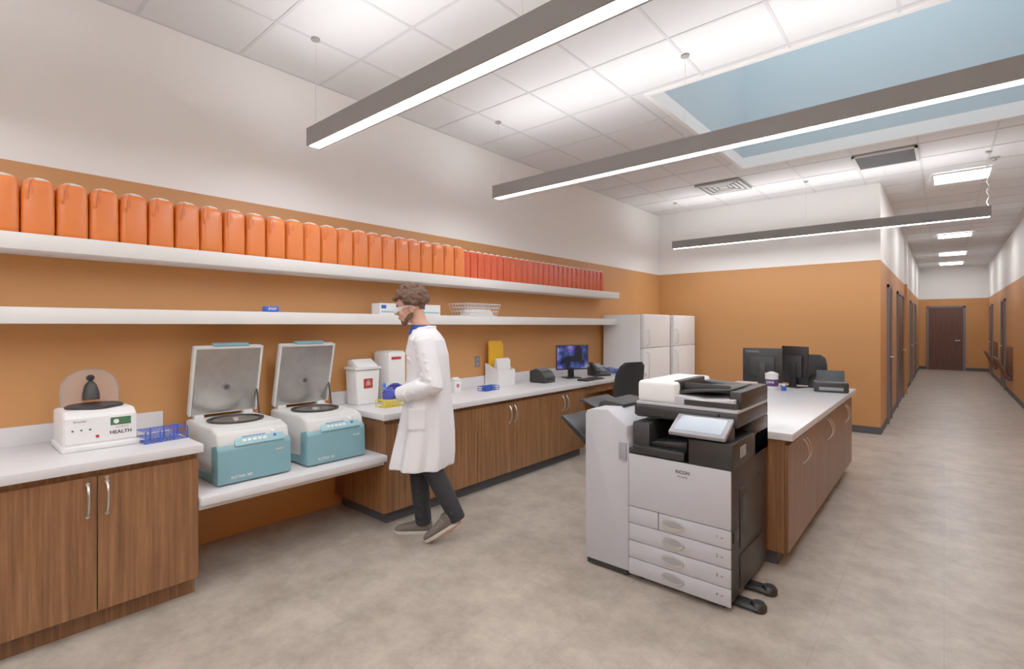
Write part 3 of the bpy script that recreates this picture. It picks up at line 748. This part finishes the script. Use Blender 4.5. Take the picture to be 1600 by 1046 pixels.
b = B(); b.prism([(-.60, .66), (-.60, .70), (-.88, .875), (-.91, .87), (-.89, .85), (-.70, .70), (-.64, .66)], 'y', -.18, .18, m_blk, .006)
b.box(-.64, -.599, -.14, .14, .62, .80, m_blk2, .004); b.obj('lower_tray', fn)
def caster(par, x, y):
    b = B(); b.lathe([(.024, -.012), (.024, .012)], (0, 0, 0), m_blk, 18, Matrix.Translation((x, y, .024)) @ Matrix.Rotation(math.pi/2, 4, 'Y')); b.box(x-.016, x+.016, y-.012, y+.012, .03, .052, m_blk2)
    b.obj('caster', par)
for x, y in ((-.24, -.28), (.23, -.28), (-.24, .28), (.23, .28)): caster(e, x, y)
for y in (-.20, .02):
    b = B(); b.box(.25, .40, y-.045, y+.045, .004, .032, m_blk, .014, 3); b.lathe([(.038, 0), (.042, .006), (.042, .03), (.03, .045)], (.38, y, 0), m_blk, 22)
    b.obj('stabilizer_foot', e)

# ------------------------------------------------------------ task chair
def task_chair(lab, loc, rz):
    e = thing('office_chair', lab, 'chair', loc, rz)
    b = B()
    for i in range(5):
        a = i*2*math.pi/5; c, s_ = math.cos(a), math.sin(a)
        b.tube([(0, 0, .11), (c*.16, s_*.16, .10), (c*.27, s_*.27, .065)], [.026, .022, .016], m_blk, 8)
        b.lathe([(.025, -.018), (.025, .018)], (0, 0, 0), m_blk, 14, Matrix.Translation((c*.27, s_*.27, .025)) @ Matrix.Rotation(a, 4, 'Z') @ Matrix.Rotation(math.pi/2, 4, 'X'))
        b.tube([(c*.27, s_*.27, .025), (c*.27, s_*.27, .065)], .008, m_blk, 6)
    b.obj('star_base', e)
    B().tube([(0, 0, .1), (0, 0, .42)], [.026, .02], m_blk2, 12).obj('gas_column', e)
    B().box(-.23, .24, -.24, .24, .42, .50, m_fabric, .03, 4).obj('seat', e)
    rings = []
    for z, x, w in ((.56, -.235, .17), (.68, -.225, .215), (.84, -.235, .23), (.99, -.265, .22), (1.07, -.295, .19), (1.11, -.31, .13)):
        rings.append((Vector((x, 0, z)), YV, XV, w, .028))
    b = B(); b.loft(rings, m_fabric, 28); b.obj('backrest', e)
    b = B(); b.tube([(-.05, 0, .42), (-.26, 0, .43), (-.29, 0, .55), (-.27, 0, .75)], .016, m_blk, 8); b.obj('back_support', e)
    for s_ in (-1, 1):
        b = B(); b.tube([(.0, s_*.22, .44), (.0, s_*.29, .46), (.0, s_*.30, .66)], .014, m_blk, 8); b.box(-.13, .12, s_*.30-.04, s_*.30+.04, .66, .69, m_blk, .012, 3); b.obj('armrest', e)
task_chair('black office chair with armrests at the long countertop', (-2.80, 4.96, 0), math.radians(165))
task_chair('black office chair standing beyond the open end of the island', (-1.42, 7.45, 0), math.radians(-100))

# corridor folding seats
def wall_seat(yy):
    e = thing('folding_wall_seat', 'brown folding seat mounted on the corridor wall', 'chair', (RX, yy, 0), 0, 'folding seats in the corridor')
    B().box(-.035, 0, -.22, .22, .42, 1.05, m_brownseat, .01).obj('back_panel', e)
    B().prism([(-.04, .36), (-.08, .36), (-.24, .78), (-.21, .80)], 'y', -.20, .20, m_brownseat, .008).obj('folded_seat', e)
    B().box(-.07, 0, -.19, .19, .33, .40, m_base, .006).obj('bracket', e)
for yy in (15.0, 15.7, 18.8, 19.5): wall_seat(yy)

# ------------------------------------------------------------ person
AX, AY, RZ = -2.797, 2.276, math.radians(40.73)
def V(*a): return Vector(a)
def hand(b, W, D, Sd, N, k, m):
    D = D.normalized(); Sd = (Sd - D*Sd.dot(D)).normalized(); N = (N - D*N.dot(D) - Sd*N.dot(Sd)).normalized()
    q_ = .88; k *= .92
    for i in range(4):
        o = (i-1.5)*.0195*q_
        b.tube([W-D*.02+Sd*o*.5, W+D*.04*q_+Sd*o*.85, W+D*.088*q_+Sd*o], [.015*k, .0140*k, .0105*k], m, 10)
    for i, ln in enumerate((.054, .070, .077, .070)):
        o = (i-1.5)*.0205*q_; p = W+D*.084*q_+Sd*o; pts = [p]
        for q, (fr, an) in enumerate(((.45, 22+5*i), (.30, 56), (.25, 84))):
            a = math.radians(an); p = p+(D*math.cos(a)+N*math.sin(a))*ln*fr*q_; pts.append(p)
        b.tube(pts, [.0092*k, .0086*k, .0078*k, .0062*k], m, 10); b.ell(pts[-1], (.0062*k,)*3, m, seg=8)
    p0 = W+D*.02+Sd*.020; p1 = p0+D*.028+Sd*.020+N*.010; p2 = p1+D*.026+Sd*.002+N*.012; p3 = p2+D*.018-Sd*.006+N*.008
    b.tube([p0, p1, p2, p3], [.013*k, .0105*k, .009*k, .007*k], m, 10); b.ell(p3, (.007*k,)*3, m, seg=8)
LS, LE, LW = V(.045, -.185, 1.40), V(.115, -.245, 1.105), V(-.135, -.170, 1.035)
RS, RE, RW = V(.045, .185, 1.40), V(.06, .235, 1.10), V(-.125, .03, 1.045)
LD, RD = V(-.95, .18, -.02), V(-.95, -.12, .02)
HT = Matrix.Translation(V(-.040, 0, 1.558)) @ Matrix.Rotation(math.radians(-11), 4, 'Y') @ Matrix.Translation(V(.03, 0, -1.565-.012))
b = B()
hb = B()
hb.ell((-.055, 0, 1.685), (.094, .075, .098), m_skin, seg=24)
hb.loft([(V(-.062, 0, 1.70), XV, YV, .086, .068), (V(-.072, 0, 1.65), XV, YV, .080, .066), (V(-.080, 0, 1.605), XV, YV, .070, .058), (V(-.092, 0, 1.568), XV, YV, .052, .043), (V(-.102, 0, 1.548), XV, YV, .034, .028)], m_skin, 24)
hb.loft([(V(-.146, 0, 1.672), XV, YV, .010, .010), (V(-.158, 0, 1.645), XV, YV, .014, .013), (V(-.168, 0, 1.626), XV, YV, .017, .018), (V(-.150, 0, 1.615), XV, YV, .010, .012)], m_skin, 14)
hb.ell((-.140, 0, 1.690), (.014, .050, .010), m_skin)
hb.ell((-.148, 0, 1.597), (.010, .024, .006), m_skin); hb.ell((-.146, 0, 1.586), (.010, .022, .006), m_skin)
hb.ell((-.128, 0, 1.555), (.018, .020, .016), m_skin)
for s_ in (-1, 1):
    hb.ell((-.035, s_*.078, 1.638), (.018, .009, .030), m_skin); hb.ell((-.040, s_*.080, 1.622), (.010, .007, .014), m_skin)
    hb.ell((-.120, s_*.042, 1.622), (.022, .018, .020), m_skin)
hb.bm.transform(HT)
tm = bpy.data.meshes.new('t'); hb.bm.to_mesh(tm); b.mi(m_skin); b.bm.from_mesh(tm)
b.tube([(-.050, 0, 1.61), (-.022, 0, 1.53), (.015, 0, 1.44)], [.055, .056, .066], m_skin, 20)
b.loft([(V(.02, 0, 1.46), XV, YV, .06, .08), (V(.03, 0, 1.42), XV, YV, .085, .165), (V(.035, 0, 1.32), XV, YV, .105, .175), (V(.035, 0, 1.15), XV, YV, .105, .155), (V(.03, 0, 1.02), XV, YV, .105, .150), (V(.03, 0, .90), XV, YV, .115, .165), (V(.03, 0, .82), XV, YV, .10, .15)], m_skin, 24)
b.tube([LS, (LS+LE)/2, LE, (LE+LW)/2, LW], [.05, .044, .038, .034, .025], m_skin, 14); b.ell(LE, (.038,)*3, m_skin)
b.tube([RS, (RS+RE)/2, RE, (RE+RW)/2, RW], [.05, .044, .038, .034, .025], m_skin, 14); b.ell(RE, (.038,)*3, m_skin)
FH, FK, FA = V(.01, .085, .88), V(-.045, .085, .50), V(-.01, .085, .10)
NH, NK, NA = V(.05, -.085, .88), V(.085, -.085, .505), V(.250, -.085, .195)
b.tube([FH, (FH+FK)/2, FK, FK.lerp(FA, .35), FA], [.085, .07, .052, .054, .034], m_skin, 16)
b.tube([NH, (NH+NK)/2, NK, NK.lerp(NA, .35), NA], [.085, .07, .052, .054, .034], m_skin, 16)
b.tube([FA+V(.01, 0, -.02), FA+V(-.06, 0, -.055), FA+V(-.14, 0, -.072)], [.036, .030, .018], m_skin, 12)
b.tube([NA+V(.015, 0, -.03), NA+V(-.05, 0, -.095), NA+V(-.10, 0, -.140)], [.034, .028, .016], m_skin, 12)
hand(b, LW+LD*.01, LD, V(0, .1, 1), V(0, 1, 0), .84, m_skin)
hand(b, RW+RD*.01, RD, V(0, -.1, 1), V(0, -1, 0), .84, m_skin)
person = b.remesh('person', .005, 3)
person['label'] = 'person in a white lab coat, safety glasses and blue gloves walking'
person['category'] = 'person'
person.location = (AX, AY, 0.0); person.rotation_euler = (0, 0, RZ)
def head_part(o): o.data.transform(HT); return o
for s_ in (-1, 1):
    b = B(); b.ell((-.1345, s_*.030, 1.652), (.010, .013, .009), m_white, seg=12); b.ell((-.1425, s_*.030, 1.652), (.0035, .005, .005), m_eye, seg=10); head_part(b.obj('eye', person))
    head_part(B().tube([(-.148, s_*.012, 1.676), (-.148, s_*.03, 1.681), (-.138, s_*.048, 1.675)], .0045, m_hair, 6).obj('eyebrow', person))
head_part(B().tube([(-.152, -.018, 1.5915), (-.158, 0, 1.5925), (-.152, .018, 1.5915)], .003, M('lips', (156, 86, 74), .5), 6).obj('mouth', person))
b = B(); b.ell((-.042, 0, 1.702), (.104, .090, .102), m_hair, seg=20)
for v in b.bm.verts:
    c = v.co
    if c.x < -.09 and c.z < 1.715: c.x = -.09
    if c.z < 1.66 and c.x < .01: c.x = .01
random.seed(3)
for i in range(520):
    th = random.uniform(0, 2*math.pi); ph = math.acos(random.uniform(-.30, 1))
    d = V(math.sin(ph)*math.cos(th), math.sin(ph)*math.sin(th), math.cos(ph))
    p = V(-.042+.108*d.x, .093*d.y, 1.704+.102*d.z)
    if p.x < -.098 and p.z < 1.722: continue
    if p.x < -.055 and p.z < 1.69: continue
    if p.x < -.01 and p.z < 1.66: continue
    r = random.uniform(.009, .019); b.ell(p+d*random.uniform(0, .013), (r, r, r), m_hair, seg=8)
head_part(b.remesh('hair', .004, 1, person, label='short curly brown hair'))
b = B(); random.seed(5)
for i in range(260):
    q = random.random(); s_ = random.choice((-1, 1))
    p = V(-.045-.085*q, s_*(.066-.050*q**1.6), 1.603-.052*q+random.uniform(-.014, .014))
    r = random.uniform(.006, .009); b.ell(p, (r, r, r), m_hair, seg=8)
for i in range(80):
    y = random.uniform(-.026, .026); b.ell((-.140+abs(y)*.3, y, random.choice((1.6065, 1.566+random.uniform(-.012, .010)))), (.006, .007, .0055), m_hair, seg=8)
head_part(b.remesh('beard', .0035, 1, person, label='short brown beard'))
gm = M('glasses_frame_clear', (205, 212, 220), .25)
g = B()
for s_ in (-1, 1):
    g.loft([(V(-.160, s_*.034, 1.650), YV, ZV, .031, .023), (V(-.162, s_*.034, 1.650), YV, ZV, .031, .023)], m_clear, 20)
    g.tube([(-.160, s_*.064, 1.660), (-.10, s_*.086, 1.660), (-.03, s_*.090, 1.657), (-.012, s_*.088, 1.635)], .0034, gm, 6)
    g.tube([(-.161, s_*.034+.031*math.cos(a), 1.650+.023*math.sin(a)) for a in [k*math.pi/8 for k in range(17)]], .0022, gm, 5)
    g.prism([(-.158, 1.632), (-.158, 1.668), (-.105, 1.664), (-.100, 1.645)], 'y', s_*.079-.001, s_*.079+.001, m_clear)
g.tube([(-.161, -.006, 1.655), (-.166, 0, 1.657), (-.161, .006, 1.655)], .003, gm, 6)
head_part(g.obj('safety_glasses', person, label='clear wraparound safety glasses'))
b = B(); b.loft([(V(.010, 0, 1.44), XV, YV, .088, .086), (V(.000, 0, 1.475), XV, YV, .074, .074), (V(-.012, 0, 1.506), XV, YV, .066, .064)], m_shirt, 28)
b.prism([(-.07, 1.50), (-.095, 1.45), (-.07, 1.42), (-.03, 1.46)], 'y', -.04, .04, m_shirt, .004)
b.remesh('shirt_collar', .005, 1, person, label='blue shirt collar')
def folds(k, a):
    amp = (0, 0, .0, .008, .018, .032, .046, .058, .066, .072)[min(k, 9)]
    return 1+amp*math.sin(7*a+1.3)+amp*.6*math.sin(12*a+.4)
b = B()
b.loft([(V(.015, 0, 1.475), XV, YV, .082, .085), (V(.025, 0, 1.445), XV, YV, .098, .150), (V(.032, 0, 1.40), XV, YV, .122, .205), (V(.038, 0, 1.30), XV, YV, .144, .205), (V(.042, 0, 1.15), XV, YV, .150, .192),
        (V(.038, 0, 1.02), XV, YV, .156, .192), (V(.032, 0, .88), XV, YV, .176, .210), (V(.020, 0, .74), XV, YV, .194, .218), (V(.004, 0, .61), XV, YV, .208, .226), (V(-.010, 0, .52), XV, YV, .212, .230)], m_coat, 56, folds)
for A, Bq, C, e1 in ((LS, LE, LW, LD), (RS, RE, RW, RD)):
    b.ell(A, (.072, .062, .066), m_coat)
    b.tube([A, A.lerp(Bq, .5), Bq+V(.005, 0, 0), Bq.lerp(C, .35), Bq.lerp(C, .7), C-e1*.005], [.070, .070, .068, .066, .057, .049], m_coat, 20)
    b.ell(Bq, (.068, .060, .064), m_coat)
    for t in (.22, .40, .58, .8): b.tube([A.lerp(Bq, t)+V(-.068, -.02, .014), A.lerp(Bq, t)+V(.0, -.072 if A.y < 0 else .072, -.018), A.lerp(Bq, t)+V(.062, -.01, .018)], .012, m_coat, 6)
    for t in (.22, .48, .74): b.tube([Bq.lerp(C, t)+V(.0, -.05, .03), Bq.lerp(C, t)+V(-.01, -.058, -.012), Bq.lerp(C, t)+V(.01, -.02, -.061)], .011, m_coat, 6)
b.tube([(-.08, -.13, 1.28), (.02, -.19, 1.20), (.12, -.13, 1.16)], .010, m_coat, 6)
b.tube([(-.10, -.12, 1.04), (.02, -.185, 1.0), (.14, -.12, 1.02)], .010, m_coat, 6)
b.tube([(.05, -.075, 1.487), (-.01, -.085, 1.475), (-.07, -.055, 1.42), (-.110, -.02, 1.30)], [.012, .014, .016, .010], m_coat, 8)
b.tube([(.05, .075, 1.487), (-.01, .085, 1.475), (-.07, .055, 1.42), (-.110, .02, 1.30)], [.012, .014, .016, .010], m_coat, 8)
b.tube([(.05, -.075, 1.487), (.088, 0, 1.487), (.05, .075, 1.487)], .014, m_coat, 8)
b.box(-.06, .06, -.223, -.19, .80, .95, m_coat, .01)
b.remesh('lab_coat', .0065, 2, person, label='knee-length white lab coat')
for z in (1.22, 1.08, .94, .80):
    x = {1.22: -.108, 1.08: -.118, .94: -.136, .80: -.165}[z]
    B().lathe([(.008, 0), (.008, .003)], (0, 0, 0), m_offw, 12, Matrix.Translation((x+.002, -.02, z)) @ Matrix.Rotation(-math.pi/2, 4, 'Y')).obj('coat_button', person)
b = B()
b.tube([FH, (FH+FK)/2, FK, FK.lerp(FA, .4), FA+V(.005, 0, -.035)], [.095, .085, .072, .066, .058], m_pants, 20)
b.tube([NH, (NH+NK)/2, NK, NK.lerp(NA, .4), NA+V(.012, 0, -.035)], [.095, .085, .072, .066, .056], m_pants, 20)
b.ell((.03, 0, .90), (.12, .165, .09), m_pants)
for t in (.15, .45, .7, .9):
    c = FK.lerp(FA, t); b.tube([c+V(-.062, 0, .01), c+V(-.01, -.066, -.01), c+V(.055, -.02, .008)], .009, m_pants, 6)
    c = NK.lerp(NA, t); b.tube([c+V(-.058, 0, .01), c+V(-.01, -.062, -.01), c+V(.055, -.02, .01)], .009, m_pants, 6)
b.remesh('trousers', .0065, 2, person, label='dark navy trousers')
def shoe(Xf):
    b = B()
    R = [(.055, .040, .030, .038), (.03, .060, .040, .050), (-.03, .055, .042, .048), (-.09, .045, .044, .034), (-.15, .038, .046, .026), (-.19, .032, .038, .020), (-.213, .026, .018, .012)]
    b.loft([(V(x, 0, zc), YV, ZV, w, h) for x, zc, w, h in R], m_shoe, 20)
    b.tube([(.005, 0, .06), (.01, 0, .105)], [.046, .043], m_shoe, 18)
    o = b.remesh('shoe', .004, 2, person, label='taupe suede shoe'); o.data.transform(Xf)
    b = B()
    pts = [(.065, 0), (.05, .034), (0, .040), (-.06, .042), (-.13, .050), (-.19, .042), (-.218, .016), (-.218, -.016), (-.19, -.042), (-.13, -.050), (-.06, -.042), (0, -.040), (.05, -.034)]
    b.prism(pts, 'z', 0, .022, m_sole, .004, 2); s2 = b.obj('sole', o, label='pale rubber sole'); s2.data.transform(Xf)
shoe(Matrix.Translation((FA.x+.01, FA.y, .0)))
shoe(Matrix.Translation((.082, NA.y, .028)) @ Matrix.Rotation(math.radians(-31), 4, 'Y') @ Matrix.Translation((.165, 0, 0)))
for W, D, SS, N in ((LW+LD*.01, LD, V(0, .1, 1), V(0, 1, 0)), (RW+RD*.01, RD, V(0, -.1, 1), V(0, -1, 0))):
    b = B(); hand(b, W, D, SS, N, 1.0, m_glove); b.tube([W-D.normalized()*.03, W+D.normalized()*.02], [.031, .027], m_glove, 14)
    b.remesh('glove', .0032, 1, person, label='violet-blue nitrile glove')
Rz = Matrix.Rotation(RZ, 4, 'Z')
p = LW+LD.normalized()*.105+V(0, .030, 0)
pw = Rz @ p + V(AX, AY, 0)
e = thing('sample_tube', 'small clear sample tube with blue cap held in a gloved hand', 'tube', (pw.x, pw.y, pw.z-.03), RZ)
B().lathe([(.002, 0), (.008, .006), (.008, .075)], (0, 0, 0), m_teal2, 14).obj('tube_body', e)
B().lathe([(.0105, .074), (.0105, .10), (.008, .104)], (0, 0, 0), M('tube_cap_blue', (20, 100, 200), .4), 16).obj('tube_cap', e)

# ------------------------------------------------------------ world, camera
wd = bpy.data.worlds.new('world'); scn.world = wd; wd.use_nodes = True
wd.node_tree.nodes['Background'].inputs[0].default_value = (.6, .8, 1, 1); wd.node_tree.nodes['Background'].inputs[1].default_value = 1.0
cam = bpy.data.cameras.new('camera'); co = bpy.data.objects.new('camera', cam); COL.objects.link(co)
co.location = (0, 0, 1.5); co.rotation_euler = (math.pi/2, 0, math.radians(40.73))
cam.sensor_width = 36; cam.lens = 784/1600*36; cam.shift_y = -14/1600; cam.clip_start = .05; cam.clip_end = 100
scn.camera = co
